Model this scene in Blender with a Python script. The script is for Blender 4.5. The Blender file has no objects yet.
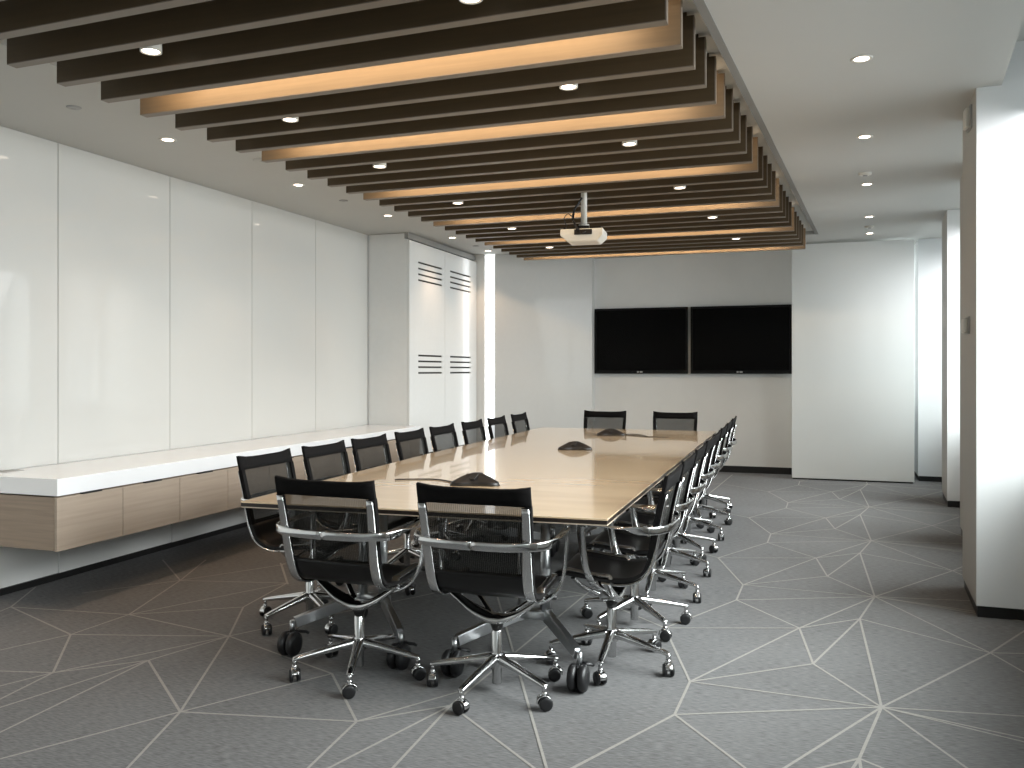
import bpy, bmesh, math, random
from mathutils import Vector, Matrix
random.seed(7)
C = bpy.context.scene.collection
H = 1.35
TH = math.atan(288/850)
ct, st = math.cos(TH), math.sin(TH)
def floor_at(px, py):                      # photo survey: pixel on the floor -> plan point
    Z = H*850/(py-370); X = (px-512)/850*Z
    return (X*ct-Z*st, X*st+Z*ct)
def zc(x, y): return 2.816+.012*(x+4.54)+.007*(y-3.84)      # the ceiling's fall

# ---------------------------------------------------------------- materials
def new_mat(name):
    m = bpy.data.materials.new(name); m.use_nodes = True
    nt = m.node_tree; return m, nt, nt.nodes['Principled BSDF']
def mat(name, col, rough=.5, metal=0, coat=0, spec=.5, noise=0, nscale=20, stretch=(1,1,1), bump=0, bscale=200):
    m, nt, b = new_mat(name)
    b.inputs['Base Color'].default_value = (*col, 1)
    b.inputs['Roughness'].default_value = rough
    b.inputs['Metallic'].default_value = metal
    b.inputs['Coat Weight'].default_value = coat
    b.inputs['Coat Roughness'].default_value = .04
    b.inputs['Specular IOR Level'].default_value = spec
    tc = nt.nodes.new('ShaderNodeTexCoord'); mp = nt.nodes.new('ShaderNodeMapping')
    mp.inputs['Scale'].default_value = stretch
    nt.links.new(tc.outputs['Object'], mp.inputs['Vector'])
    n = nt.nodes.new('ShaderNodeTexNoise'); n.inputs['Scale'].default_value = nscale; n.inputs['Detail'].default_value = 5
    nt.links.new(mp.outputs['Vector'], n.inputs['Vector'])
    r = nt.nodes.new('ShaderNodeValToRGB')
    a = max(noise, .01)
    r.color_ramp.elements[0].position = .3; r.color_ramp.elements[1].position = .7
    r.color_ramp.elements[0].color = (*[c*(1-a) for c in col], 1)
    r.color_ramp.elements[1].color = (*[min(1, c*(1+a)) for c in col], 1)
    nt.links.new(n.outputs['Fac'], r.inputs['Fac']); nt.links.new(r.outputs['Color'], b.inputs['Base Color'])
    if bump:
        n2 = nt.nodes.new('ShaderNodeTexNoise'); n2.inputs['Scale'].default_value = bscale
        nt.links.new(mp.outputs['Vector'], n2.inputs['Vector'])
        bp = nt.nodes.new('ShaderNodeBump'); bp.inputs['Strength'].default_value = bump; bp.inputs['Distance'].default_value = .002
        nt.links.new(n2.outputs['Fac'], bp.inputs['Height']); nt.links.new(bp.outputs['Normal'], b.inputs['Normal'])
    return m
def emis(name, col, s):
    m, nt, b = new_mat(name)
    b.inputs['Base Color'].default_value = (*col, 1)
    b.inputs['Emission Color'].default_value = (*col, 1); b.inputs['Emission Strength'].default_value = s
    return m
def mesh_fabric(name, col, alpha, alpha2):
    m, nt, b = new_mat(name)
    b.inputs['Base Color'].default_value = (*col, 1); b.inputs['Roughness'].default_value = .7; b.inputs['Specular IOR Level'].default_value = .15
    tc = nt.nodes.new('ShaderNodeTexCoord'); w = nt.nodes.new('ShaderNodeTexWave')
    w.wave_type = 'BANDS'; w.bands_direction = 'X'; w.inputs['Scale'].default_value = 38
    nt.links.new(tc.outputs['Object'], w.inputs['Vector'])
    mr = nt.nodes.new('ShaderNodeMapRange'); mr.inputs['To Min'].default_value = alpha; mr.inputs['To Max'].default_value = alpha2
    nt.links.new(w.outputs['Fac'], mr.inputs['Value']); nt.links.new(mr.outputs['Result'], b.inputs['Alpha'])
    return m
M = {}
M['plaster'] = mat('white_paint', (.74,.74,.72), .7, noise=.02, nscale=3)
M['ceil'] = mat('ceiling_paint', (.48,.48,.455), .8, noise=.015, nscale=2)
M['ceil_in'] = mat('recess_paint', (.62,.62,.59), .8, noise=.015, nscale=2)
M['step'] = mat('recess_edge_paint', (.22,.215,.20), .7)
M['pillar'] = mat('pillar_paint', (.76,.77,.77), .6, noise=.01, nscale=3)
M['pillar_shade'] = mat('pillar_paint_shaded', (.42,.41,.385), .6, noise=.01, nscale=3)  # pillar paint darkened: the room-facing side's shade is in the colour
M['black'] = mat('black_skirting', (.008,.008,.008), .5)
M['glasswall'] = mat('back_painted_glass', (.51,.51,.49), .35, coat=.85, noise=.01, nscale=1.5)
M['gloss_white'] = mat('gloss_white_lacquer', (.74,.76,.75), .3, coat=.6, noise=.01, nscale=2)
M['cupboard'] = mat('white_lacquer', (.70,.71,.70), .22, coat=.3, noise=.01)
M['solid_surface'] = mat('white_solid_surface', (.82,.83,.84), .22, coat=.4, noise=.012, nscale=4)
M['cab_wood'] = mat('limed_oak', (.37,.30,.235), .5, noise=.08, nscale=6, stretch=(1,.35,9), bump=.05)
M['cab_end'] = mat('limed_oak_end', (.27,.205,.15), .5, noise=.14, nscale=6, stretch=(.4,1,9), bump=.05)
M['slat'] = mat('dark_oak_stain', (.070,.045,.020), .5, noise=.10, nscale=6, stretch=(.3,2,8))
M['slat_lit'] = mat('dark_oak_lit', (.20,.145,.09), .55, noise=.10, nscale=5, stretch=(.5,2,10))  # paler copy of the dark stain; part of the glow is painted in
M['slat_edge'] = mat('slat_underside', (.18,.148,.115), .5, noise=.04, nscale=8, stretch=(.3,1,1))
M['table'] = mat('maple_veneer', (.80,.60,.385), .22, coat=.85, noise=.07, nscale=3, stretch=(.45,3.5,1))
M['table_dark'] = mat('dark_edge', (.02,.013,.01), .35)
M['table_pale'] = mat('pale_edge', (.52,.43,.33), .35)
M['chrome'] = mat('polished_aluminium', (.62,.62,.62), .13, metal=1, noise=.02)
M['satin'] = mat('satin_aluminium', (.55,.56,.57), .30, metal=1, noise=.03)
M['rubber'] = mat('black_rubber', (.010,.010,.011), .42, noise=.05)
M['blackfab'] = mat('black_fabric', (.006,.0055,.0055), .85, spec=.12, noise=.15, nscale=60)
M['seatfab'] = mat('black_sling', (.007,.0065,.0065), .33, spec=.35, noise=.15, nscale=70, stretch=(1,8,1))
M['netting'] = mesh_fabric('black_netting', (.022,.022,.020), .40, .68)
M['tv_frame'] = mat('tv_frame', (.004,.004,.004), .3, spec=.2)
M['tv_screen'] = mat('tv_screen', (.002,.002,.002), .25, spec=.08)
M['logo'] = mat('silver_badge', (.45,.45,.45), .4)
M['white_plastic'] = mat('white_plastic', (.62,.61,.56), .4, noise=.02)
M['grey_plastic'] = mat('grey_plastic', (.30,.30,.29), .45)
M['dark_plastic'] = mat('charcoal_plastic', (.012,.011,.011), .35, coat=.1)
M['slot'] = mat('dark_slot', (.02,.018,.016), .7)
M['lamp_glow'] = emis('warm_lamp', (1,.82,.66), 9)
M['strip_glow'] = emis('daylight_slot', (.93,.97,1), 3)
M['frame'] = mat('white_window_frame', (.78,.79,.79), .4)
M['leaf'] = mat('green_leaf', (.05,.14,.04), .6, noise=.4, nscale=9)
def glass():
    m = bpy.data.materials.new('window_glass'); m.use_nodes = True; nt = m.node_tree; nt.nodes.clear()
    o = nt.nodes.new('ShaderNodeOutputMaterial'); mx = nt.nodes.new('ShaderNodeMixShader')
    t = nt.nodes.new('ShaderNodeBsdfTransparent'); g = nt.nodes.new('ShaderNodeBsdfGlossy'); g.inputs['Roughness'].default_value = .02
    t.inputs['Color'].default_value = (.95,.98,.97,1)
    mx.inputs[0].default_value = .07
    nt.links.new(t.outputs[0], mx.inputs[1]); nt.links.new(g.outputs[0], mx.inputs[2]); nt.links.new(mx.outputs[0], o.inputs[0]); return m
M['glass'] = glass()
def carpet():
    m, nt, b = new_mat('grey_carpet'); b.inputs['Roughness'].default_value = .95; b.inputs['Specular IOR Level'].default_value = .1
    tc = nt.nodes.new('ShaderNodeTexCoord')
    def noise(sx, sy, scale, det):
        mp = nt.nodes.new('ShaderNodeMapping'); mp.inputs['Scale'].default_value = (sx, sy, 1)
        nt.links.new(tc.outputs['Object'], mp.inputs['Vector'])
        n = nt.nodes.new('ShaderNodeTexNoise'); n.inputs['Scale'].default_value = scale; n.inputs['Detail'].default_value = det
        nt.links.new(mp.outputs['Vector'], n.inputs['Vector']); return n
    a = noise(1, 9, 26, 4); c = noise(1, 1, 1.1, 2)
    mx = nt.nodes.new('ShaderNodeMath'); mx.operation = 'MULTIPLY_ADD'; mx.inputs[1].default_value = .8
    nt.links.new(a.outputs['Fac'], mx.inputs[0])
    m2 = nt.nodes.new('ShaderNodeMath'); m2.operation = 'MULTIPLY'; m2.inputs[1].default_value = .2
    nt.links.new(c.outputs['Fac'], m2.inputs[0]); nt.links.new(m2.outputs[0], mx.inputs[2])
    r = nt.nodes.new('ShaderNodeValToRGB'); r.color_ramp.elements[0].position = .34; r.color_ramp.elements[1].position = .66
    r.color_ramp.elements[0].color = (.105,.104,.104,1); r.color_ramp.elements[1].color = (.215,.216,.217,1)
    nt.links.new(mx.outputs[0], r.inputs['Fac']); nt.links.new(r.outputs['Color'], b.inputs['Base Color'])
    bp = nt.nodes.new('ShaderNodeBump'); bp.inputs['Strength'].default_value = .4; bp.inputs['Distance'].default_value = .004
    nt.links.new(a.outputs['Fac'], bp.inputs['Height']); nt.links.new(bp.outputs['Normal'], b.inputs['Normal']); return m
M['carpet'] = carpet()
M['carpet_line'] = mat('carpet_line', (.30,.29,.27), .95, noise=.08, nscale=60, spec=.1)

# ---------------------------------------------------------------- mesh helpers
def BM(): return bmesh.new()
def face(bm, pts, mi=0, smooth=False):
    f = bm.faces.new([bm.verts.new(p) for p in pts]); f.material_index = mi; f.smooth = smooth; return f
def box(bm, x0, x1, y0, y1, z0, z1, mi=0, bevel=0):
    v = [bm.verts.new(p) for p in [(x0,y0,z0),(x1,y0,z0),(x1,y1,z0),(x0,y1,z0),(x0,y0,z1),(x1,y0,z1),(x1,y1,z1),(x0,y1,z1)]]
    fs = [bm.faces.new([v[i] for i in q]) for q in [(0,3,2,1),(4,5,6,7),(0,1,5,4),(1,2,6,5),(2,3,7,6),(3,0,4,7)]]
    for f in fs: f.material_index = mi
    if bevel:
        es = list({e for f in fs for e in f.edges})
        bmesh.ops.bevel(bm, geom=es, offset=bevel, segments=2, affect='EDGES', profile=.5)
def prism(bm, poly, z0, z1, mi=0, mtop=None, bevel=0):
    """vertical prism over plan polygon; z0/z1 numbers or functions of (x,y)"""
    f0 = z0 if callable(z0) else (lambda x, y: z0); f1 = z1 if callable(z1) else (lambda x, y: z1)
    a = [bm.verts.new((x, y, f0(x, y))) for x, y in poly]; b = [bm.verts.new((x, y, f1(x, y))) for x, y in poly]
    n = len(poly); fs = []
    fs.append(bm.faces.new(a[::-1])); t = bm.faces.new(b); fs.append(t)
    for i in range(n): fs.append(bm.faces.new([a[i], a[(i+1)%n], b[(i+1)%n], b[i]]))
    for f in fs: f.material_index = mi
    if mtop is not None: t.material_index = mtop
    if bevel:
        bmesh.ops.bevel(bm, geom=list({e for f in fs for e in f.edges}), offset=bevel, segments=2, affect='EDGES', profile=.5)
def cyl(bm, c, r, h, axis='z', seg=20, r2=None, mi=0, smooth=True):
    r2 = r if r2 is None else r2
    A = {'z': (Vector((1,0,0)), Vector((0,1,0)), Vector((0,0,1))), 'x': (Vector((0,1,0)), Vector((0,0,1)), Vector((1,0,0))), 'y': (Vector((0,0,1)), Vector((1,0,0)), Vector((0,1,0)))}[axis]
    c = Vector(c); lo = []; hi = []
    for i in range(seg):
        a = 2*math.pi*i/seg
        d = A[0]*math.cos(a)+A[1]*math.sin(a)
        lo.append(bm.verts.new(c+d*r)); hi.append(bm.verts.new(c+d*r2+A[2]*h))
    for i in range(seg):
        f = bm.faces.new([lo[i], lo[(i+1)%seg], hi[(i+1)%seg], hi[i]]); f.smooth = smooth; f.material_index = mi
    f = bm.faces.new(lo[::-1]); f.material_index = mi; f = bm.faces.new(hi); f.material_index = mi
def lathe(bm, c, prof, axis='z', seg=24, mi=0):
    """prof: list of (radius, height along axis)"""
    A = {'z': (Vector((1,0,0)), Vector((0,1,0)), Vector((0,0,1))), 'x': (Vector((0,1,0)), Vector((0,0,1)), Vector((1,0,0)))}[axis]
    c = Vector(c); rings = []
    for r, h in prof:
        rings.append([bm.verts.new(c+A[0]*math.cos(2*math.pi*i/seg)*max(r,1e-4)+A[1]*math.sin(2*math.pi*i/seg)*max(r,1e-4)+A[2]*h) for i in range(seg)])
    for a, b in zip(rings, rings[1:]):
        for i in range(seg):
            f = bm.faces.new([a[i], a[(i+1)%seg], b[(i+1)%seg], b[i]]); f.smooth = True; f.material_index = mi
    bm.faces.new(rings[0][::-1]).material_index = mi; bm.faces.new(rings[-1]).material_index = mi
def smooth_path(pts, n=4):
    P = [Vector(p) for p in pts]; out = []
    for i in range(len(P)-1):
        p0 = P[max(i-1,0)]; p1 = P[i]; p2 = P[i+1]; p3 = P[min(i+2, len(P)-1)]
        for k in range(n):
            t = k/n
            out.append(.5*((2*p1)+(-p0+p2)*t+(2*p0-5*p1+4*p2-p3)*t*t+(-p0+3*p1-3*p2+p3)*t**3))
    out.append(P[-1]); return out
def sweep(bm, pts, side, ws, hs, rnd=.5, mi=0, seg=4):
    """rounded bar: ws along 'side', hs across; side = vector or list of vectors per point"""
    n = len(pts); pts = [Vector(p) for p in pts]
    def at(v, i):
        if isinstance(v, (int, float)): return v
        t = i/(n-1)*(len(v)-1); k = min(int(t), len(v)-2); return v[k]*(1-(t-k))+v[k+1]*(t-k)
    rings = []
    for i in range(n):
        t = (pts[min(i+1,n-1)]-pts[max(i-1,0)]).normalized()
        s = Vector(side[i] if isinstance(side, list) else side); s = (s-t*s.dot(t)).normalized(); nn = t.cross(s)
        w = at(ws, i)/2; h = at(hs, i)/2; r = min(w, h)*rnd*2*.999; r = min(r, min(w, h))
        ring = []
        for (sx, sy, a0) in ((1,1,0),(-1,1,90),(-1,-1,180),(1,-1,270)):
            for k in range(seg):
                a = math.radians(a0+90*k/(seg-1))
                ring.append(bm.verts.new(pts[i]+s*(sx*(w-r)+math.cos(a)*r)+nn*(sy*(h-r)+math.sin(a)*r)))
        rings.append(ring)
    m = len(rings[0])
    for a, b in zip(rings, rings[1:]):
        for i in range(m):
            f = bm.faces.new([a[i], a[(i+1)%m], b[(i+1)%m], b[i]]); f.smooth = True; f.material_index = mi
    bm.faces.new(rings[0][::-1]).material_index = mi; bm.faces.new(rings[-1]).material_index = mi
def tube(bm, pts, r, mi=0, n=4):
    P = smooth_path(pts, n)
    sweep(bm, P, Vector((.13,.21,.97)), 2*r, 2*r, 1, mi)
def obj(name, bm, mats, parent=None, loc=(0,0,0), rz=0, recalc=True):
    if recalc: bmesh.ops.recalc_face_normals(bm, faces=bm.faces[:])
    me = bpy.data.meshes.new(name); bm.to_mesh(me); bm.free()
    for m in (mats if isinstance(mats, list) else [mats]): me.materials.append(m)
    o = bpy.data.objects.new(name, me); C.objects.link(o); o.parent = parent; o.location = loc; o.rotation_euler = (0,0,rz); return o
def struct(name, bm, mats, parent=None):
    o = obj(name, bm, mats, parent)
    if parent is None: o['kind'] = 'structure'
    return o
def tag(o, label, cat, group=None):
    o['label'] = label; o['category'] = cat
    if group: o['group'] = group
    return o
def thing(name, label, cat, loc=(0,0,0), rz=0, group=None):
    o = bpy.data.objects.new(name, None); o.empty_display_size = .1; C.objects.link(o)
    o.location = loc; o.rotation_euler = (0,0,rz); return tag(o, label, cat, group)
ORD = ['first','second','third','fourth','fifth','sixth','seventh','eighth','ninth','tenth']

# ---------------------------------------------------------------- floor with its line pattern
Y0, Y1 = -2.4, 12.6
def xp(y): return .91+.112*(y-5.21)         # room-side face of the pillars
def xw(y): return xp(y)+.46                 # window plane
bm = BM(); face(bm, [(-4.7,Y0,0),(2.6,Y0,0),(2.6,Y1,0),(-4.7,Y1,0)])
segs = []
c1 = lambda a, b: floor_at(a*.332, 560+b*.332)
c2 = lambda a, b: floor_at(340+a*.332, 560+b*.332)
J,K,L,Mm,N,O,P,Q,R,T = [c1(*p) for p in [(543,458),(447,303),(690,230),(733,142),(865,70),(388,165),(213,225),(160,340),(33,142),(543,62)]]
X = (-1.97,3.32); Hh = c2(50,487); G = (-1.33,3.16); Z1 = (-.78,2.69)
def far(a, b, k=2.0): return (a[0]+(b[0]-a[0])*k, a[1]+(b[1]-a[1])*k)
segs += [(J,K),(J,L),(J,Hh),(J,X),(K,L),(K,Q),(Q,L),(Q,P),(P,R),(P,O),(P,L),(O,R),(O,T),(O,Mm),(O,L),(O,N),(Mm,N),(Mm,L),(T,N),(L,X),(X,Hh),(Hh,G),(G,Z1)]
segs += [(J,far(J,c1(0,600),2.5)),(J,far(J,c1(385,626),2)),(K,far(K,c1(0,520),1.4)),(K,far(K,c1(0,445),1.5)),(Q,far(Q,c1(0,335),1.6)),(Q,far(Q,c1(0,380),1.6)),(Q,far(Q,c1(0,420),1.6)),
         (P,far(P,c1(0,272),1.6)),(R,far(R,c1(95,92),1.3)),(R,far(R,c1(0,155),2)),(Hh,far(Hh,c2(0,535),6)),(G,far(G,c2(0,610),2)),(G,far(G,c2(160,626),2)),
         (Hh,c2(400,385)),(T,c1(490,0)),(T,c1(620,0)),(T,c1(850,15)),(T,c1(250,100)),(N,c1(845,10))]
T1 = (.112,1.787); F0 = floor_at(674.7,715.1)
def rel(S, d, k=0): return (S[0]+d[0]+T1[0]*k, S[1]+d[1]+T1[1]*k)
dS,dA,dB,dC,dF,dE = (0,0),(-.252,.445),(-.312,.995),(-.76,.037),(-.774,-.339),(.55,.875)
dX,dH,dG,dZ = (.77,-.30),(1.126,-.716),(1.41,-.43),(1.96,-.94)
def family(S, k, left=True, right=True):
    p = lambda d, j=0: rel(S, d, k+j)
    D = p((-.002,1.274))
    out = [(p(dS),p(dA)),(p(dS),p(dC)),(p(dC),p(dA)),(p(dC),p(dB)),(p(dA),p(dB)),(p(dA),D),(p(dB),D),(p(dB),p(dS,1)),(D,p(dS,1)),(D,p(dS)),(D,p(dE)),(p(dS,1),p(dE)),(p(dS),p(dE)),
           (p(dS),p(dF)),(p(dC),p(dF)),(p(dF),p(dB,-1))]
    if right: out += [(p(dE),p(dX,1)),(p(dE),p(dH,1)),(p(dE),p(dH)),(p(dS),p(dX)),(p(dX),p(dH)),(p(dH),p(dG)),(p(dG),p(dZ)),(p(dG),p(dG,1)),(p(dS),p(dG))]
    return out
S0 = (.309,3.695); L0 = (-2.741,3.62)
for k in (-2,-1,0,1,2,3,4):
    segs += family(S0, k)
    zz = rel(L0, dZ, k); nf = rel(S0, dF, k); nc = rel(S0, dC, k-1); nb = rel(S0, dB, k-1)
    segs += [(zz,nf),(zz,nc),(zz,nb)] if k > -2 else []
    segs += [(rel(S0,dS,k),rel(S0,(1.5,.235),k))]
segs += [(Z1, rel(L0,dX,1)), (Z1,F0)]
for k in (1,2,3,4): segs += family(L0, k)
segs += [(rel(L0,dX,1),rel(L0,dH,1)),(rel(L0,dH,1),rel(L0,dG,1)),(rel(L0,dG,1),rel(L0,dZ,1)),(G,rel(L0,dG,1)),(L,rel(L0,dX,1))]
seen = set(); z = .0012
for a, b in segs:
    key = tuple(round(v,2) for v in (*a,*b))
    if key in seen: continue
    seen.add(key)
    # clip to the room
    a = Vector(a); b = Vector(b)
    pts = [a.lerp(b, t/40) for t in range(41)]
    ins = [i for i, p in enumerate(pts) if -4.5 < p.x < xw(p.y)-.05 and Y0+.1 < p.y < 11.3]
    if len(ins) < 2: continue
    a, b = pts[ins[0]], pts[ins[-1]]
    d = (b-a).normalized(); nrm = Vector((-d.y, d.x))*.0055; a = a-d*.004; b = b+d*.004
    z += .000004
    face(bm, [(*(a-nrm),z),(*(b-nrm),z),(*(b+nrm),z),(*(a+nrm),z)], 1)
struct('floor', bm, [M['carpet'], M['carpet_line']]).data.shade_flat()

# ---------------------------------------------------------------- walls, ceiling
bm = BM(); box(bm, -4.72,-4.555, Y0,10.6, -.02,3.3); struct('wall_left', bm, M['plaster'])
bm = BM(); box(bm, -4.72,2.6, Y0-.15,Y0, -.02,3.3); struct('wall_front', bm, M['plaster'])
# far walls
bm = BM(); box(bm, -4.555,-3.925, 10.46,10.51, -.02,3.3); struct('wall_back_left', bm, M['plaster'])
t_ = (494.7-512)/850; xb = 10.52/(t_*st+ct); xb = t_*xb*ct-xb*st
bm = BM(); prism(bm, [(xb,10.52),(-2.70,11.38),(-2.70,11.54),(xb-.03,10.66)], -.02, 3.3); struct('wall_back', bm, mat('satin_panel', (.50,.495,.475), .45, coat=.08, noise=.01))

bm = BM(); box(bm, -2.78,1.0, 11.575,11.72, -.02,3.3); struct('wall_screens', bm, M['plaster'])
bm = BM(); box(bm, -2.70,1.0, 11.55,11.574, 0,.085); struct('baseboard_back', bm, M['black'])
bm = BM(); box(bm, -4.554,-4.52, Y0,8.41, 0.001,.04); struct('baseboard_left', bm, M['black'])
# ceiling with the slat recess: left edge x=-3.42, right edge from survey
def rec(y): return -.379+.0835*(y-3.461)
ye, yn = 10.42, 1.2
def slab(poly, lift=.0, up=.2): 
    prism(bm, poly, lambda x,y: zc(x,y)+lift, lambda x,y: zc(x,y)+lift+up)
bm = BM()
slab([(-4.7,Y0),(-3.42,Y0),(-3.42,Y1),(-4.7,Y1)])
slab([(-3.42,Y0),(xp(Y0)+.125,Y0),(xp(yn)+.125,yn),(-3.42,yn)])
slab([(-3.42,ye),(xp(ye)+.125,ye),(xp(Y1)+.125,Y1),(-3.42,Y1)])
slab([(rec(yn),yn),(xp(yn)+.125,yn),(xp(ye)+.125,ye),(rec(ye),ye)])
struct('ceiling', bm, M['ceil'])
bm = BM(); prism(bm, [(-3.6,yn-.2),(rec(yn)+.2,yn-.2),(rec(ye)+.2,ye+.2),(-3.6,ye+.2)], 2.958, 3.03); struct('ceiling_recess', bm, M['ceil_in'])
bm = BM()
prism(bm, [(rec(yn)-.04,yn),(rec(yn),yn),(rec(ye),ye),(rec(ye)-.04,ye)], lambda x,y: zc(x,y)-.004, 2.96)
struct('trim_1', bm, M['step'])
# blind pocket above the windows
bm = BM(); prism(bm, [(xp(Y0)+.08,Y0),(xw(Y0)+.2,Y0),(xw(Y1)+.2,Y1),(xp(Y1)+.08,Y1)], 3.12, 3.2); struct('ceiling_pocket', bm, M['ceil'])

# right wall: pillars, spandrels and windows
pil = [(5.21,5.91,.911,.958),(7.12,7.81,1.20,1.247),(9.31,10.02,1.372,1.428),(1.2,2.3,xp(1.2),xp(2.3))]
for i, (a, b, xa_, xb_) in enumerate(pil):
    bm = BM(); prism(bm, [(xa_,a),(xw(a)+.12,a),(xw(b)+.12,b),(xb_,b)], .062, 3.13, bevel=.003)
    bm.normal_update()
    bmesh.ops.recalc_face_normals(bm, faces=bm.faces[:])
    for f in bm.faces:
        if f.normal.x < -.9: f.material_index = 1  # room-facing side takes the darkened colour, shade painted in
    p = struct('wall_pillar', bm, [M['pillar'], M['pillar_shade']])
    bm = BM(); prism(bm, [(xa_+.008,a+.008),(xw(a)+.1,a+.008),(xw(b)+.1,b-.008),(xb_+.008,b-.008)], 0, .064); q = obj('baseboard', bm, M['black'], p)
bm = BM(); prism(bm, [(1.36,11.37),(2.3,11.37),(2.3,12.3),(1.40,12.3)], .062, 3.13); p = struct('wall_pillar', bm, M['pillar'])
bm = BM(); prism(bm, [(1.37,11.38),(2.28,11.38),(2.28,12.28),(1.41,12.28)], 0, .064); obj('baseboard', bm, M['black'], p)
gaps = [(-2.3,-.6),(-.6,1.2),(2.3,5.21),(5.91,7.12),(7.81,9.31),(10.02,11.37)]
def wallstrip(a, b, z0, z1, off=0, t=.12):
    return [(xw(a)+off,a),(xw(a)+off+t,a),(xw(b)+off+t,b),(xw(b)+off,b)], z0, z1
bmw = BM(); bms = BM()
for a, b in gaps:
    prism(bmw, *wallstrip(a, b, -.02, .80)); prism(bmw, *wallstrip(a, b, 2.95, 3.2))
    prism(bms, [(xw(a)-.05,a),(xw(a),a),(xw(b),b),(xw(b)-.05,b)], .80, .83)
struct('wall_right', bmw, M['pillar']); struct('trim_2', bms, M['gloss_white'])
bm = BM()
for a, b in gaps: prism(bm, [(xw(a)-.012,a),(xw(a),a),(xw(b),b),(xw(b)-.012,b)], 0, .064)
struct('baseboard_right', bm, M['black'])
for i, (a, b) in enumerate(gaps):
    bm = BM(); n = 3 if b-a > 2 else 2
    for k in range(n+1):
        y = a+(b-a)*k/n; y = min(max(y, a+.03), b-.03)
        prism(bm, [(xw(y)+.03,y-.03),(xw(y)+.09,y-.03),(xw(y)+.09,y+.03),(xw(y)+.03,y+.03)], .80, 2.95)
    for z0, z1 in ((.80,.85),(2.90,2.95)): prism(bm, [(xw(a)+.03,a),(xw(a)+.09,a),(xw(b)+.09,b),(xw(b)+.03,b)], z0, z1)
    w = struct('window_%d' % (i+1), bm, M['frame'])
    bm = BM(); prism(bm, [(xw(a)+.055,a),(xw(a)+.062,a),(xw(b)+.062,b),(xw(b)+.055,b)], .85, 2.90); obj('pane', bm, M['glass'], w)
# far window seen in the gap beside the sliding panel
bm = BM(); box(bm, .95,1.42, 12.3,12.42, -.02,.80); box(bm, .95,1.42, 12.3,12.42, 2.9,3.2); struct('wall_far', bm, mat('bluish_wall', (.55,.62,.72), .6))  # plain bluish wall colour
bm = BM(); box(bm, .95,1.42, 12.29,12.3, 0,.07); struct('baseboard_far', bm, M['black'])
bm = BM(); box(bm, .95,.99, 12.34,12.4, .8,2.9); box(bm, 1.38,1.42, 12.34,12.4, .8,2.9); box(bm, .95,1.42, 12.34,12.4, .8,.84)
w = struct('window_7', bm, M['frame']); bm = BM(); box(bm, .99,1.38, 12.365,12.37, .84,2.9); obj('pane', bm, M['glass'], w)
bm = BM(); box(bm, .88,.95, 11.72,12.42, -.02,3.2); struct('wall_far_side', bm, M['plaster'])
bm = BM()
for i in range(500):
    a = random.uniform(0, 6.28); r = random.uniform(.1,.5); c = Vector((1.5+r*math.cos(a), 14+r*math.sin(a), random.uniform(.4,1.85)))
    u = Vector([random.uniform(-1,1) for _ in range(3)]).normalized()*.05; v = u.orthogonal().normalized()*.03
    face(bm, [c-u, c+v, c+u, c-v])
sh = thing('shrub', 'green leafy shrub outside the narrow far window', 'plant', (1.5,14,0))
o = obj('foliage', bm, M['leaf'], None, recalc=False); o.parent = sh; o.location = (-1.5,-14,0)
bm = BM(); tube(bm, [(0,0,-.1),(.02,0,.6),(0,.03,1.3)], .03); obj('stem', bm, mat('bark', (.12,.08,.05), .8), sh)
# daylight slot between the far left walls
bm = BM(); box(bm, -3.99,xb-.002, 10.545,10.575, 0,.03); box(bm, -3.99,-3.96, 10.545,10.575, .03,3.1)
w = struct('window_8', bm, M['frame'])
bm = BM(); box(bm, -3.96, xb-.003, 10.55, 10.565, .03, 3.1); obj('pane', bm, M['strip_glow'], w)

# ---------------------------------------------------------------- left side: glass panels, credenza, cupboards
ys = [2.2,3.23,4.26,5.29,6.312,7.345,8.416]
where = ['nearest the camera, cut by the photo\'s left edge', 'above the end of the white ledge', 'second full panel, above the first drawers', 'third full panel, over the middle of the ledge', 'fourth full panel, second from the cupboards', 'farthest one, next to the cupboards']
for i in range(6):
    y0, y1 = ys[i]+.003, ys[i+1]-.003
    bm = BM(); prism(bm, [(-4.552,y0),(-4.54,y0),(-4.54,y1),(-4.552,y1)], .747, lambda x,y: zc(x,y)-.002)
    tag(obj('glass_wall_panel', bm, M['glasswall']), 'pale glossy back-painted glass wall panel, '+where[i], 'wall panel', 'back-painted glass panels on the left wall')
for i, (a, b) in enumerate([(-2.3,4.26),(4.26,5.29),(5.29,8.41)]):
    off = [-4.538,-4.53,-4.52][i]
    bm = BM(); box(bm, -4.553,off, a+.002,b-.002, .04,.64); struct('trim_%d' % (3+i), bm, M['plaster'])
bm = BM(); box(bm, -4.538,-3.90, 3.655,8.416, .648,.744, bevel=.003)
tag(obj('countertop', bm, M['solid_surface']), 'long thick white solid-surface ledge along the left wall', 'countertop')
bm = BM(); box(bm, -4.53,-4.44, 3.8,3.92, .7435,.747, bevel=.001); tag(obj('cable_flap', bm, M['grey_plastic']), 'small dark cable flap at the back of the white ledge near its end', 'cable flap')
cy = [3.655]+[4.143+.5015*k for k in range(9)]+[8.41]
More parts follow.
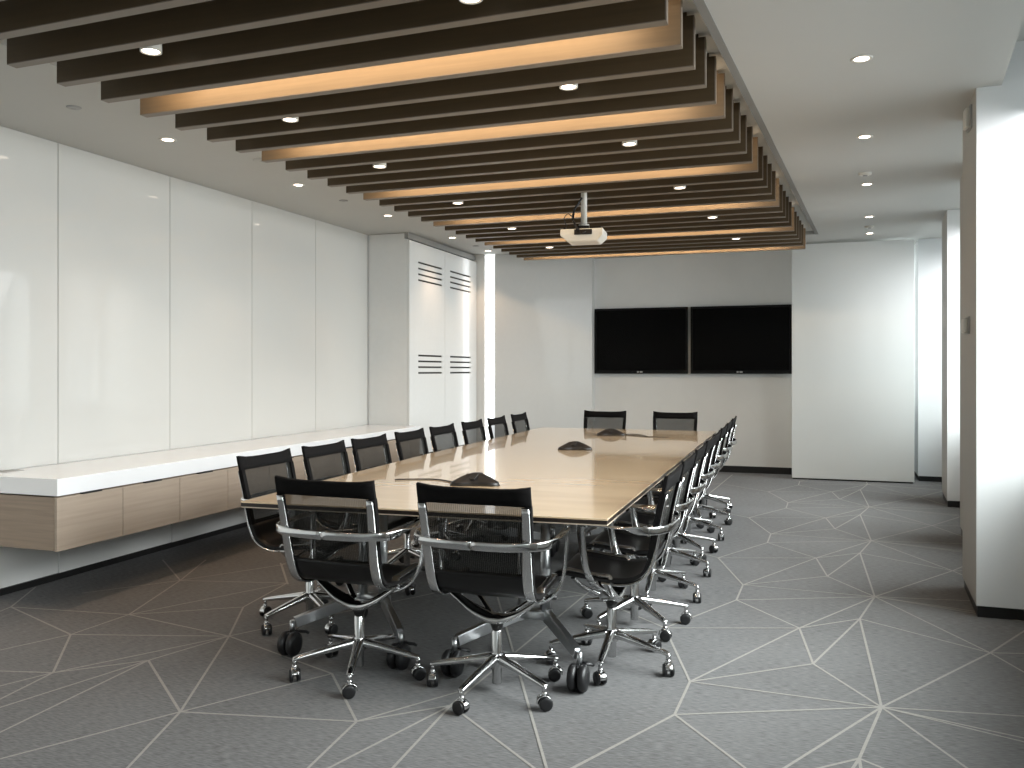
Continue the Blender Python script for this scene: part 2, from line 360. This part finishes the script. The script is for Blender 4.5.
for i in range(10):
    y0, y1 = cy[i], cy[i+1]
    t = thing('floating_cabinet', 'limed-oak wall-hung cabinet under the white ledge, '+ORD[i]+' from its near end', 'cabinet', (-4.181,(y0+y1)/2,.34), 0, 'limed-oak cabinets under the ledge')
    w = (y1-y0)/2
    bm = BM(); box(bm, -.30,.255, -w+.0005,w-.0005, .004,.300); obj('body', bm, M['cab_end'] , t)
    bm = BM(); box(bm, .257,.276, -w+.002,w-.002, 0,.2985, bevel=.001); d = obj('door', bm, M['cab_wood'], t)
    bm = BM(); box(bm, .262,.288, -.07,.07, .2985,.3055); obj('pull_tab', bm, M['black'], d)
# cupboards
t = thing('cupboard', 'tall white built-in cupboard with slotted doors beyond the white ledge', 'cupboard', (-4.285,9.4,0))
bm = BM(); box(bm, -.253,.225, -.98,1.055, .001,2.775); box(bm, -.253,.19, -.98,1.055, 2.775,2.845); obj('body', bm, M['cupboard'], t)
bm = BM(); box(bm, .1905,.235, -.98,1.055, 2.79,2.852); obj('top_rail', bm, M['grey_plastic'], t)
for (y0, y1, s0, s1) in ((-.978,-.0,-.752,-.082),(.004,1.05,.161,.84)):
    bm = BM()
    zz = [.005]
    rows = [.20,.265,.33,.395,1.317,1.382,1.447,1.512,2.355,2.42,2.485,2.552]
    # door leaf cut around its slots
    box(bm, .227,.25, y0,s0, .005,2.77); box(bm, .227,.25, s1,y1, .005,2.77)
    z0 = .005
    for r in rows:
        box(bm, .227,.25, s0,s1, z0,r-.010); z0 = r+.010
    box(bm, .227,.25, s0,s1, z0,2.77)
    d = obj('door', bm, M['cupboard'], t)
    for r in rows:
        bm = BM(); box(bm, .228,.236, s0,s1, r-.012,r+.012); obj('slot', bm, M['slot'], d)
# ---------------------------------------------------------------- screens and sliding panel
for i, (x0, x1, lab) in enumerate(((-2.695,-1.42,'left of the pair of black wall-mounted flat screens'),(-1.385,-.10,'right of the pair of black wall-mounted flat screens, by the white panel'))):
    t = thing('television', lab, 'television', ((x0+x1)/2,11.574,1.30), 0, 'wall-mounted flat screens'); w = (x1-x0)/2
    bm = BM(); box(bm, -w,w, -.06,-.012, 0,.895, bevel=.004); box(bm, -.3,.3, -.012,0, .25,.65); obj('frame', bm, M['tv_frame'], t)
    bm = BM(); box(bm, -w+.03,w-.03, -.0615,-.0605, .045,.865); obj('screen', bm, M['tv_screen'], t)
    bm = BM(); box(bm, -.045,-.02, -.0625,-.061, .014,.034); box(bm, -.008,.03, -.0625,-.061, .014,.034); obj('badge', bm, M['logo'], t)
t = thing('sliding_panel', 'tall glossy white sliding wall panel right of the screens', 'panel', (.595,11.08,0))
bm = BM(); box(bm, -.69,.69, 0,.045, .018,2.90, bevel=.002); obj('panel', bm, M['gloss_white'], t)
bm = BM(); box(bm, -.68,.68, .01,.035, 0,.018); obj('floor_track', bm, M['black'], t)
# sensors on the first pillar
def on_pillar(name, label, z, y, s, cat):
    t = thing(name, label, cat, (.911+.067*(y-5.21)-.001,y,z)); 
    bm = BM(); box(bm, -.012,.0, -s/2,s/2, -s/2,s/2, bevel=.002); obj('back_plate', bm, M['grey_plastic'], t)
    bm = BM(); box(bm, -.035,-.012, -s*.35,s*.3, -s*.45,s*.4, bevel=.006); obj('cover', bm, M['white_plastic'], t)
on_pillar('wall_sensor', 'small boxed sensor high on the nearest window pillar', 2.79, 5.45, .13, 'sensor')
on_pillar('thermostat', 'small metal control plate at eye height on the nearest window pillar', 1.61, 5.55, .10, 'thermostat')

# ---------------------------------------------------------------- ceiling slats
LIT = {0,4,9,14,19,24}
LITN = {0:'nearest',4:'second',9:'third',14:'fourth',19:'fifth',24:'farthest'}
def xl(y): return -3.335+.0145*(y-3.1)
def xr(y): return -.475+.0815*(y-3.58)
lw = bpy.data.materials
for k in range(-6, 25):
    yl = 3.65+.2643*k; yr = 3.585+.2695*k
    p = [(xl(yl),yl),(xr(yr),yr),(xr(yr)-.001,yr+.05),(xl(yl),yl+.05)]
    org = Vector((xl(yl),yl,2.707))
    if k in LIT: lab = LITN[k]+' of the six lit ceiling slats, its front face glowing warm'
    elif k < 0: lab = 'dark brown ceiling slat, '+ORD[-k-1]+' in front of the nearest glowing slat'
    else:
        b = max(j for j in LIT if j < k); lab = 'dark brown ceiling slat, '+ORD[k-b-1]+' behind the '+LITN[b]+' glowing slat'
    q = [(x-org.x, y-org.y) for x, y in p]
    t = thing('ceiling_slat', lab, 'slat', org, 0, 'brown timber slats under the ceiling')
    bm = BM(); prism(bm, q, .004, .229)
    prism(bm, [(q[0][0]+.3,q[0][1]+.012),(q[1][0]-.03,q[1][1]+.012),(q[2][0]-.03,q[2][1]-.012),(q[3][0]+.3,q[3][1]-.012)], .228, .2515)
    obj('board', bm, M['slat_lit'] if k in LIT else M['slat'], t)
    bm = BM(); prism(bm, q, 0, .0045)
    prism(bm, [(q[1][0],q[1][1]),(q[1][0]+.006,q[1][1]),(q[2][0]+.006,q[2][1]),(q[2][0],q[2][1])], 0, .229); obj('edge_band', bm, M['slat_edge'], t)
    if k in LIT:
        L_ = bpy.data.lights.new('slat_light', 'AREA'); L_.shape = 'RECTANGLE'; L_.size = (xr(yr)-xl(yl))-.42; L_.size_y = .03
        L_.energy = 11*L_.size/2.4; L_.color = (1,.72,.44)
        lo = bpy.data.objects.new('slat_light', L_); C.objects.link(lo); lo.parent = t
        cx = (xl(yl)+xr(yr))/2
        ang = math.atan2(yr-yl, xr(yr)-xl(yl))
        lo.location = (cx-org.x, (yl+yr)/2-org.y-.203, .125)
        lo.rotation_euler = (Matrix.Rotation(ang, 3, 'Z') @ Vector((0, 1, -.05)).to_track_quat('-Z', 'Y').to_matrix()).to_euler()

# ---------------------------------------------------------------- ceiling fittings
def spot(loc, e, size=95, blend=.9, col=(1,.70,.48)):
    s = bpy.data.lights.new('downlight_beam', 'SPOT'); s.energy = e*2; s.spot_size = math.radians(size); s.spot_blend = blend; s.color = col; s.shadow_soft_size = .04
    o = bpy.data.objects.new('downlight_beam', s); C.objects.link(o); o.location = loc; return o
def gap_y(x, k):
    yl = 3.65+.2643*k; yr = 3.585+.2695*k
    return yl+(yr-yl)*(x-xl(yl))/(xr(yr)-xl(yl))+.150
rowsL = [(x, gap_y(x, k)) for x, k in ((-2.665,-3),(-2.665,1),(-2.67,5),(-2.65,10),(-2.635,15),(-2.64,20))]
rowsR = [(x, gap_y(x, k)) for x, k in ((-1.16,-3),(-1.07,1),(-.975,5),(-.853,10),(-.742,15),(-.63,20))]
for rows, side in ((rowsL,'left'),(rowsR,'right')):
    for i, (x, y) in enumerate(rows):
        z = 2.728 if i < 2 else 2.711
        t = thing('slat_spotlight', 'small lit cylinder spotlight between the slats, '+ORD[i]+' from the front in the '+side+' row', 'spotlight', (x,y,z), 0, 'cylinder spotlights between the slats')
        bm = BM(); lathe(bm, (0,0,0), [(.036,.012),(.041,0),(.045,.0),(.045,.08),(.03,.085),(.012,.1),(.012,.257)], seg=24); obj('housing', bm, M['white_plastic'], t)
        bm = BM(); lathe(bm, (0,0,.0), [(.034,.003),(.030,.010)], seg=20); obj('lens', bm, M['lamp_glow'], t)
        spot((x,y,z-.01), 5).parent = None
def downlight(x, y, lab, grp, e=7):
    z = zc(x,y)
    t = thing('downlight', lab, 'downlight', (x,y,z), 0, grp)
    bm = BM(); lathe(bm, (0,0,0), [(.034,.004),(.036,-.003),(.046,-.005),(.052,-.002),(.052,.002)], seg=28); obj('trim_ring', bm, M['white_plastic'], t)
    bm = BM(); lathe(bm, (0,0,0), [(.034,-.0035),(.02,.003)], seg=20); obj('lens', bm, M['lamp_glow'], t)
    spot((x,y,z-.012), e)
for i, (x, y) in enumerate([(-3.85,3.0),(-3.84,4.455),(-3.82,5.92),(-3.79,7.43),(-3.76,8.97),(-3.76,10.15)]):
    downlight(x, y, 'round recessed downlight left of the slats, '+ORD[i]+' from the front', 'recessed downlights left of the slats', 17)
for i, (x, y) in enumerate([(.16,2.9),(.287,4.50),(.404,6.06),(.53,7.68),(.67,9.4),(.76,10.6)]):
    downlight(x, y, 'round recessed downlight in the ceiling above the walkway, '+ORD[i]+' from the front', 'recessed downlights above the walkway', 2)
def disc(name, x, y, lab, cat, m, r=.05, h=.02):
    z = zc(x,y); t = thing(name, lab, cat, (x,y,z))
    bm = BM(); lathe(bm, (0,0,0), [(r*.7,-h),(r*.95,-h*.7),(r,-h*.2),(r,.002)], seg=24); obj('housing', bm, m, t)
    bm = BM(); lathe(bm, (0,0,0), [(r*.3,-h*1.35),(r*.35,-h)], seg=16); obj('sensor_cap', bm, M['grey_plastic'], t)
disc('smoke_detector', .485, 7.22, 'small white smoke detector above the walkway between two downlights', 'smoke detector', M['white_plastic'])
disc('smoke_detector', .72, 10.05, 'small white smoke detector above the far end of the walkway', 'smoke detector', M['white_plastic'])
disc('sprinkler_plate', -3.855, 3.725, 'small grey ceiling disc nearest the camera, left of the slats', 'ceiling disc', M['grey_plastic'], .04, .008)
disc('sprinkler_plate', -3.81, 6.62, 'small grey ceiling disc midway along the left ceiling', 'ceiling disc', M['grey_plastic'], .04, .008)
disc('sprinkler_plate', -3.753, 9.7, 'small grey ceiling disc near the slotted cupboard', 'ceiling disc', M['grey_plastic'], .04, .008)
disc('speaker_grille', -3.60, 5.15, 'pale flush ceiling disc beside the slats on the left', 'ceiling disc', M['ceil'], .08, .006)

# ---------------------------------------------------------------- projector
def W3(px, py, h):
    Z = (h-H)*850/(370-py); X = (px-512)/850*Z
    return X*ct-Z*st, X*st+Z*ct
px_, py_ = W3(584,197,2.707)
t = thing('projector', 'white projector hanging on a pole below the slats', 'projector', (px_,py_,2.335), .08); t.scale = (.92,.92,1)
bm = BM(); A_ = []; B_ = []
for (x_, z_) in [(-.18,.105),(.18,.105),(.18,.055),(.13,.008),(-.12,.008),(-.18,.055)]:
    k_ = .8 if z_ < .02 else 1
    A_.append(bm.verts.new((x_,-.14*k_,z_))); B_.append(bm.verts.new((x_,.14*k_,z_)))
bm.faces.new(A_); bm.faces.new(B_[::-1])
for q_ in range(6): bm.faces.new([A_[q_], B_[q_], B_[(q_+1)%6], A_[(q_+1)%6]])
bmesh.ops.recalc_face_normals(bm, faces=bm.faces[:])
bmesh.ops.bevel(bm, geom=bm.edges[:], offset=.008, segments=2, affect='EDGES', profile=.5)
obj('body', bm, M['white_plastic'], t)
bm = BM(); box(bm, -.06,.09, -.1425,-.136, .058,.098); obj('connector_panel', bm, M['dark_plastic'], t)
bm = BM(); cyl(bm, (0,0,.15), .026, .51, seg=24); cyl(bm, (0,0,.135), .045, .02, seg=24); obj('pole', bm, M['white_plastic'], t)
bm = BM(); box(bm, -.16,.16, -.02,.02, .12,.135); box(bm, -.16,-.14, -.10,.10, .104,.125); box(bm, .14,.16, -.10,.10, .104,.125); box(bm, -.05,.05, -.05,.05, .104,.14); obj('mount_bracket', bm, M['dark_plastic'], t)
bm = BM(); tube(bm, [(-.01,-.035,.36),(-.045,-.04,.31),(-.075,-.06,.26),(-.08,-.09,.18),(-.06,-.14,.15),(-.03,-.15,.09)], .009)
tube(bm, [(-.14,-.05,.14),(-.15,-.12,.19),(-.11,-.15,.22),(-.08,-.12,.2)], .004); tube(bm, [(-.02,-.145,.1),(.0,-.165,.06),(.04,-.155,.08)], .005); obj('cable', bm, M['rubber'], t)
bm = BM(); cyl(bm, (.05,.139,.06), .035, .02, axis='y', seg=24); obj('lens', bm, M['dark_plastic'], t)

# ---------------------------------------------------------------- table
t = thing('conference_table', 'long maple conference table with a dark edge on castored legs', 'table', (-1.57,3.29,0))
def top(a, x0, x1):
    pass
xs_mid = lambda y: -1.60-.035*(y-3.29)/5.36
left_e = lambda y: -2.456-.11*min(1,(y-3.29)/2.4)-.03*max(0,(y-5.7)/2.95)
right_e = lambda y: -.746-.042*(y-3.29)/5.36
ysamp = [3.29,4.1,4.9,5.7,6.7,7.7,8.65]
for side in (0, 1):
    fy = lambda x, y: y if y > 3.3 else 3.33+(x+2.456)*.0468
    A = [((left_e(y) if side == 0 else xs_mid(y)+.0002)+1.57, y-3.29) for y in ysamp]
    B = [((xs_mid(y)-.0002 if side == 0 else right_e(y))+1.57, y-3.29) for y in ysamp]
    poly = [(x, fy(x-1.57, y+3.29)-3.29) for x, y in [*B, *A[::-1]]]
    bm = BM(); prism(bm, poly, .7345, .7405, 0); prism(bm, poly, .7175, .7345, 1); prism(bm, poly, .7125, .7175, 2)
    obj('tabletop', bm, [M['table'], M['table_dark'], M['table_pale']], t)
bm = BM()
for x in (-.62,-.25,.18,.60): box(bm, x-.02,x+.02, .5,4.9, .665,.712)
obj('under_rail', bm, M['satin'], t)
def table_leg(cx, y, s):     # s = direction in which the feet splay
    bm = BM(); cx += 1.57; y -= 3.29
    for dx in (-.055,.055):
        cyl(bm, (cx+dx,y,.20), .023, .48, seg=20)
        cyl(bm, (cx+dx,y,.665), .04, .038, seg=20)
    box(bm, cx-.30,cx+.30, y-.03,y+.03, .668,.711)
    sweep(bm, [(cx-.085,y,.222),(cx+.085,y,.222)], Vector((0,1,0)), .05, .05, .3)
    lg = obj('leg_frame', bm, M['satin'], t)
    for dx in (-1, 1):
        b = BM(); ex, ey = cx+dx*.285, y+s*.27
        sweep(b, [(cx+dx*.06,y+s*.0,.222),(cx+dx*.09,y+s*.04,.215),(ex-dx*.01,ey-s*.01,.150)], Vector((0,0,1)), [.064,.060,.048], .032, .12)
        for f_ in b.faces: f_.smooth = False
        cyl(b, (ex,ey,.10), .012, .06, seg=12); f = obj('foot', b, M['satin'], lg)
        b = BM()
        for o_ in (-1, 1):
            lathe(b, (ex+o_*.022,ey+s*.02,.058), [(.030,-.020),(.050,-.016),(.057,-.006),(.057,.006),(.050,.016),(.030,.020)], axis='x', seg=28)
        box(b, ex-.008,ex+.008, ey-.04,ey+.055, .05,.11, bevel=.006)
        sweep(b, [(ex+.012,ey-s*.02,.105),(ex+.03,ey-s*.06,.095),(ex+.035,ey-s*.075,.085)], Vector((0,0,1)), .014, .03, .8)
        obj('caster', b, M['rubber'], lg)
for cx in (-2.0,-1.167):
    table_leg(cx, 3.76, -1); table_leg(cx, 5.6, 1); table_leg(cx-.02, 6.35, -1); table_leg(cx-.02, 8.2, 1)

# ---------------------------------------------------------------- conference phones
def phone(x, y, rz, lab):
    t = thing('conference_phone', lab, 'telephone', (x,y,.7405), rz, 'conference phones on the table')
    bm = BM(); n = 60; rings = []
    for q in range(13):
        sc_ = 1-q/12.5 if q else 1.0; ring = []
        for i in range(n):
            a = 2*math.pi*i/n; cl = .5+.5*math.cos(3*a)
            r = .088+.064*cl**1.7; u = sc_*(1.0 if q else .98)
            z = .0 if q == 0 else .012+.050*math.cos(math.pi/2*min(u,1))**1.0
            ring.append(bm.verts.new((r*u*math.cos(a), r*u*math.sin(a), z)))
        rings.append(ring)
    for a, b in zip(rings, rings[1:]):
        for i in range(n): f = bm.faces.new([a[i], a[(i+1)%n], b[(i+1)%n], b[i]]); f.smooth = True
    bm.faces.new(rings[0][::-1]); bm.faces.new(rings[-1]); obj('body', bm, M['dark_plastic'], t)
    bm = BM(); box(bm, -.038,.038, -.070,-.030, .040,.046, bevel=.002)
    for v in bm.verts: v.co.z += (v.co.y+.05)*.55+.002
    obj('keypad', bm, M['slot'], t)
    bm = BM(); lathe(bm, (0,.01,.058), [(.034,-.002),(.030,.001),(.015,.003)], seg=24); obj('speaker', bm, M['rubber'], t)
phone(-1.64,4.24, math.radians(-15), 'black three-lobed conference phone nearest the camera on the table')
phone(-1.64,6.35, math.radians(-15), 'black three-lobed conference phone in the middle of the table')
phone(-1.68,7.83, math.radians(-15), 'black three-lobed conference phone near the far end of the table')
def cable(pts, lab):
    bm = BM(); tube(bm, [(x,y,.7445) for x, y in pts], .0035, n=6); tag(obj('phone_cable', bm, M['rubber']), lab, 'cable')
cable([(-1.78,4.25),(-1.9,4.32),(-2.02,4.30),(-2.12,4.24)], 'thin black cable running left from the nearest conference phone')
cable([(-1.56,7.86),(-1.45,7.80),(-1.35,7.74),(-1.2,7.70),(-1.12,7.72)], 'thin cable running right from the farthest conference phone')
cable([(-1.57,7.92),(-1.48,7.98),(-1.40,7.90),(-1.33,7.76)], 'looped cable behind the farthest conference phone')

# ---------------------------------------------------------------- chairs
PROF = smooth_path([(0,-.285,.893),(0,-.262,.80),(0,-.240,.70),(0,-.222,.60),(0,-.205,.53),(0,-.175,.472),(0,-.115,.440),(0,-.03,.434),(0,.06,.440),(0,.15,.450),(0,.205,.447),(0,.235,.425)], 4)
def wid(z, y):   # half-width of the sling
    return .237-.014*(min(1,max(0,(.80-z)/.36)))
def strip(bm, i0, i1, x0, x1, th=.004, bow=.0, sm=True):
    """sling cloth between profile points, spanning fractions x0..x1 of the half-width"""
    nx = 8; up = []; dn = []
    for i in range(i0, i1+1):
        p = PROF[i]; tt = (PROF[min(i+1,len(PROF)-1)]-PROF[max(i-1,0)]).normalized(); nn = Vector((0, -tt.z, tt.y))
        w = wid(p.z, p.y); r0 = []; r1 = []
        for k in range(nx+1):
            f = x0+(x1-x0)*k/nx
            b = bow*(1-f*f)
            q = Vector((f*w, p.y, p.z))-nn*b
            if i == 0: q.z += .013*abs(f)**4-.004
            r0.append(bm.verts.new(q+nn*th/2)); r1.append(bm.verts.new(q-nn*th/2))
        up.append(r0); dn.append(r1)
    for a in range(len(up)-1):
        for k in range(nx):
            f = bm.faces.new([up[a][k], up[a][k+1], up[a+1][k+1], up[a+1][k]]); f.smooth = sm
            f = bm.faces.new([dn[a][k+1], dn[a][k], dn[a+1][k], dn[a+1][k+1]]); f.smooth = sm
        for k in (0, nx): bm.faces.new([up[a][k], up[a+1][k], dn[a+1][k], dn[a][k]])
    for a in (0, len(up)-1):
        for k in range(nx): bm.faces.new([up[a][k], up[a][k+1], dn[a][k+1], dn[a][k]])
ITOP, ISEAT = 3, 15      # profile indices: end of head band, start of seat
def make_chair():
    t = thing('office_chair', 'x', 'chair')
    bm = BM(); strip(bm, ITOP, ISEAT, -.90, .90, .002); obj('backrest', bm, M['netting'], t)
    bm = BM(); strip(bm, 0, ITOP, -1, 1, .014)
    strip(bm, ITOP, ISEAT, -1, -.885, .022); strip(bm, ITOP, ISEAT, .885, 1, .022)
    obj('back_border', bm, M['blackfab'], t)
    bm = BM(); strip(bm, ISEAT, len(PROF)-1, -1, 1, .012, .006); obj('seat', bm, M['seatfab'], t)
    for s in (-1, 1):
        pts = []
        for i in range(3, len(PROF)-3):
            p = PROF[i]; tt = (PROF[i+1]-PROF[i-1]).normalized(); nn = Vector((0, -tt.z, tt.y))
            off = .017
            q = Vector((s*(wid(p.z,p.y)-.021), p.y, p.z)) + (nn*off if nn.y < 0 or nn.z < 0 else -nn*off)
            pts.append(q)
        bm = BM(); sweep(bm, pts, Vector((1,0,0)), [.030,.036,.042,.040,.036,.030,.026], [.010,.013,.014,.014,.012,.012], .6)
        obj('side_frame', bm, M['chrome'], t)
    # arm loop: behind the back, forward along both sides, down to the yoke
    half = [(0,-.300,.668),(.12,-.293,.668),(.205,-.272,.669),(.262,-.236,.670),(.288,-.180,.672),(.292,-.10,.678),(.291,-.01,.685),(.289,.062,.690)]
    full = [(-x,y,z) for x, y, z in half[:0:-1]]+half
    path = smooth_path(full, 5); n = len(path); sides = []; ws = []
    for p in path:
        ax = abs(p.x); f = min(1, max(0, (p.y+.20)/.12)); f = f*f*(3-2*f)
        s = 1 if p.x > 0 else -1
        sides.append(Vector((s*f*.92, -.0, 1-f*.85)).normalized()); ws.append(.036+.006*f)
    bm = BM()
    # keep the frame continuous: flip handled by symmetric section
    sweep(bm, path[:n//2+1], sides[:n//2+1], .036, .012, .6); sweep(bm, path[n//2:], sides[n//2:], .036, .012, .6)
    obj('arm_loop', bm, M['chrome'], t)
    for s in (-1, 1):
        bm = BM(); pp = smooth_path([(s*.288,.045,.692),(s*.289,.074,.676),(s*.284,.066,.57),(s*.276,.052,.49),(s*.256,.036,.436),(s*.222,.02,.404),(s*.17,.0,.385)], 4)
        sweep(bm, pp, [Vector((0,1,.25))]*len(pp), [.040,.040,.034,.030,.034,.044,.050], [.011,.011,.012,.013,.014], .5)
        obj('arm_support', bm, M['chrome'], t)
    # yoke
    pp = smooth_path([(-.222,-.02,.425),(-.17,-.015,.385),(-.10,-.01,.338),(-.04,0,.312),(0,0,.307),(.04,0,.312),(.10,-.01,.338),(.17,-.015,.385),(.222,-.02,.425)], 4)
    bm = BM(); sweep(bm, pp, Vector((0,1,0)), [.040,.055,.085,.10,.10,.10,.085,.055,.040], [.014,.018,.028,.036,.028,.018,.014], .5)
    for s in (-1, 1):
        sweep(bm, smooth_path([(s*.205,.13,.432),(s*.14,.11,.385),(s*.06,.05,.33),(s*.02,.01,.312)], 4), Vector((0,1,0)), [.022,.03,.04], [.010,.014,.018], .5)
    obj('yoke', bm, M['chrome'], t)
    bm = BM(); cyl(bm, (0,0,.262), .022, .04, seg=20, r2=.034); cyl(bm, (0,0,.225), .014, .04, seg=16)
    obj('gas_spring', bm, M['dark_plastic'], t)
    bm = BM(); lathe(bm, (0,0,0), [(.020,.034),(.021,.04),(.021,.10),(.034,.112),(.036,.135),(.026,.155),(.0225,.165),(.0225,.255),(.018,.262)], seg=24); obj('column', bm, M['chrome'], t)
    bm = BM(); tube(bm, [(.05,.02,.40),(.12,.04,.405),(.21,.06,.398)], .005); cyl(bm, (.205,.06,.397), .009, .04, axis='x', seg=12); obj('height_lever', bm, M['dark_plastic'], t)
    # five-star base
    bml = BM(); pp = smooth_path([(.020,0,.140),(.08,0,.132),(.18,0,.115),(.26,0,.101),(.288,0,.094)], 3)
    sweep(bml, pp, Vector((0,1,0)), [.046,.040,.035,.030,.026], [.042,.034,.026,.019,.015], .45)
    cyl(bml, (.280,0,.068), .0095, .03, seg=12)
    leg0 = obj('leg', bml, M['chrome'], t)
    for k in range(1,5): c = leg0.copy(); C.objects.link(c); c.parent = t
    # caster: chrome hood + two wheels
    bmc = BM(); cyl(bmc, (0,0,.052), .010, .022, seg=12)
    sweep(bmc, smooth_path([(0,.030,.030),(0,.026,.048),(0,.006,.059),(0,-.016,.054),(0,-.030,.036)], 3), Vector((1,0,0)), .030, .005, .5)
    cyl(bmc, (-.021,-.004,.029), .007, .042, axis='x', seg=12)
    cas0 = obj('caster', bmc, M['chrome'], t)
    bmw = BM(); lathe(bmw, (0,0,0), [(.014,-.008),(.024,-.0075),(.0275,-.004),(.0275,.005),(.024,.0075),(.012,.008)], axis='x', seg=24)
    w0 = obj('wheel', bmw, M['rubber'], cas0); w0.location = (-.016,-.004,.0285)
    w1 = w0.copy(); C.objects.link(w1); w1.parent = cas0; w1.location = (.016,-.004,.0285)
    for k in range(1,5):
        c = cas0.copy(); C.objects.link(c); c.parent = t
        for w in (w0, w1): d = w.copy(); C.objects.link(d); d.parent = c
    return t
def kind_of(o): return o.name.split('.')[0]
def copy_tree(o, parent=None):
    c = o.copy(); C.objects.link(c); c.parent = parent
    for ch in list(o.children): copy_tree(ch, c)
    return c
def place(t, x, y, rz, star, label, group):
    """star: plan angle of one leg in room coordinates (degrees)"""
    t.location = (x, y, 0); t.rotation_euler = (0,0,rz); t['label'] = label; t['group'] = group
    k = j = 0
    for ch in t.children:
        kn = kind_of(ch)
        if kn == 'leg':
            ch.rotation_euler = (0,0,math.radians(star+72*k)-rz); k += 1
        elif kn == 'caster':
            a = math.radians(star+72*j)-rz; j += 1
            ch.location = (.280*math.cos(a), .280*math.sin(a), 0); ch.rotation_euler = (0,0,random.uniform(0, 6.28))
proto = make_chair(); used = False
jobs = []
HP = math.pi/2
jobs.append((-1.858,3.365,math.radians(-2),3,'black mesh office chair at the near table end, left of the two','office chairs at the near end of the table'))
jobs.append((-1.208,3.368,math.radians(0),44,'black mesh office chair at the near table end, right of the two','office chairs at the near end of the table'))
jobs.append((-2.045,8.97,math.pi,20,'black mesh office chair at the far table end, below the left screen','office chairs at the far end of the table'))
jobs.append((-1.275,8.97,math.pi,50,'black mesh office chair at the far table end, below the right screen','office chairs at the far end of the table'))
ly = [3.97,4.58,5.16,5.79,6.40,7.07,7.71,8.40]
ls = [36,10,50,22,64,5,40,30]
for i, y in enumerate(ly): jobs.append((-2.49,y,-HP,ls[i],'black mesh office chair on the ledge side of the table, '+ORD[i]+' from the near end','office chairs along the ledge side of the table'))
ry = [3.85,4.46,5.09,5.73,6.29,6.98,7.65,8.33]
rs = [56,25,57,57,27,55,66,38]
for i, y in enumerate(ry): jobs.append((-.82-.055*i/7,y,HP,rs[i],'black mesh office chair on the window side of the table, '+ORD[i]+' from the near end','office chairs along the window side of the table'))
chairs = [proto]+[copy_tree(proto) for _ in jobs[1:]]
for c, j in zip(chairs, jobs): place(c, *j)

# ---------------------------------------------------------------- light
w = bpy.data.worlds.new('sky'); bpy.context.scene.world = w; w.use_nodes = True
w.node_tree.nodes['Background'].inputs[0].default_value = (.86,.93,1,1); w.node_tree.nodes['Background'].inputs[1].default_value = 1.2
def area(name, loc, d, sx, sy, e, col=(.97,.985,1)):
    a = bpy.data.lights.new(name, 'AREA'); a.shape = 'RECTANGLE'; a.size = sx; a.size_y = sy; a.energy = e; a.color = col
    o = bpy.data.objects.new(name, a); C.objects.link(o); o.location = loc; o.rotation_euler = Vector(d).to_track_quat('-Z', 'Y').to_euler(); return o
for (a, b) in gaps:
    m = (a+b)/2; e = 51*(b-a)*(.55 if m < 2 else (.65 if m > 10 else 1))
    area('window_daylight', (xw(m)+.25, m, 1.85), (-1,.11,-.5), b-a-.1, 2.0, e).data.spread = math.radians(105)
area('far_window_daylight', (1.2,12.7,1.9), (0,-1,-.1), .4, 2.0, 12)

# ---------------------------------------------------------------- camera
cd = bpy.data.cameras.new('camera'); cd.sensor_width = 36; cd.lens = 850/1024*36; cd.shift_y = -14/1024; cd.clip_start = .05
cam = bpy.data.objects.new('camera', cd); C.objects.link(cam); cam.location = (0,0,H); cam.rotation_euler = (math.pi/2,0,TH)
bpy.context.scene.camera = cam
sc = bpy.context.scene
sc.view_settings.view_transform = 'Standard'; sc.view_settings.look = 'None'; sc.view_settings.exposure = 0.0
sc.cycles.use_denoising = True
sc.cycles.max_bounces = 10; sc.cycles.diffuse_bounces = 6; sc.cycles.transparent_max_bounces = 16
sc.cycles.sample_clamp_indirect = 6
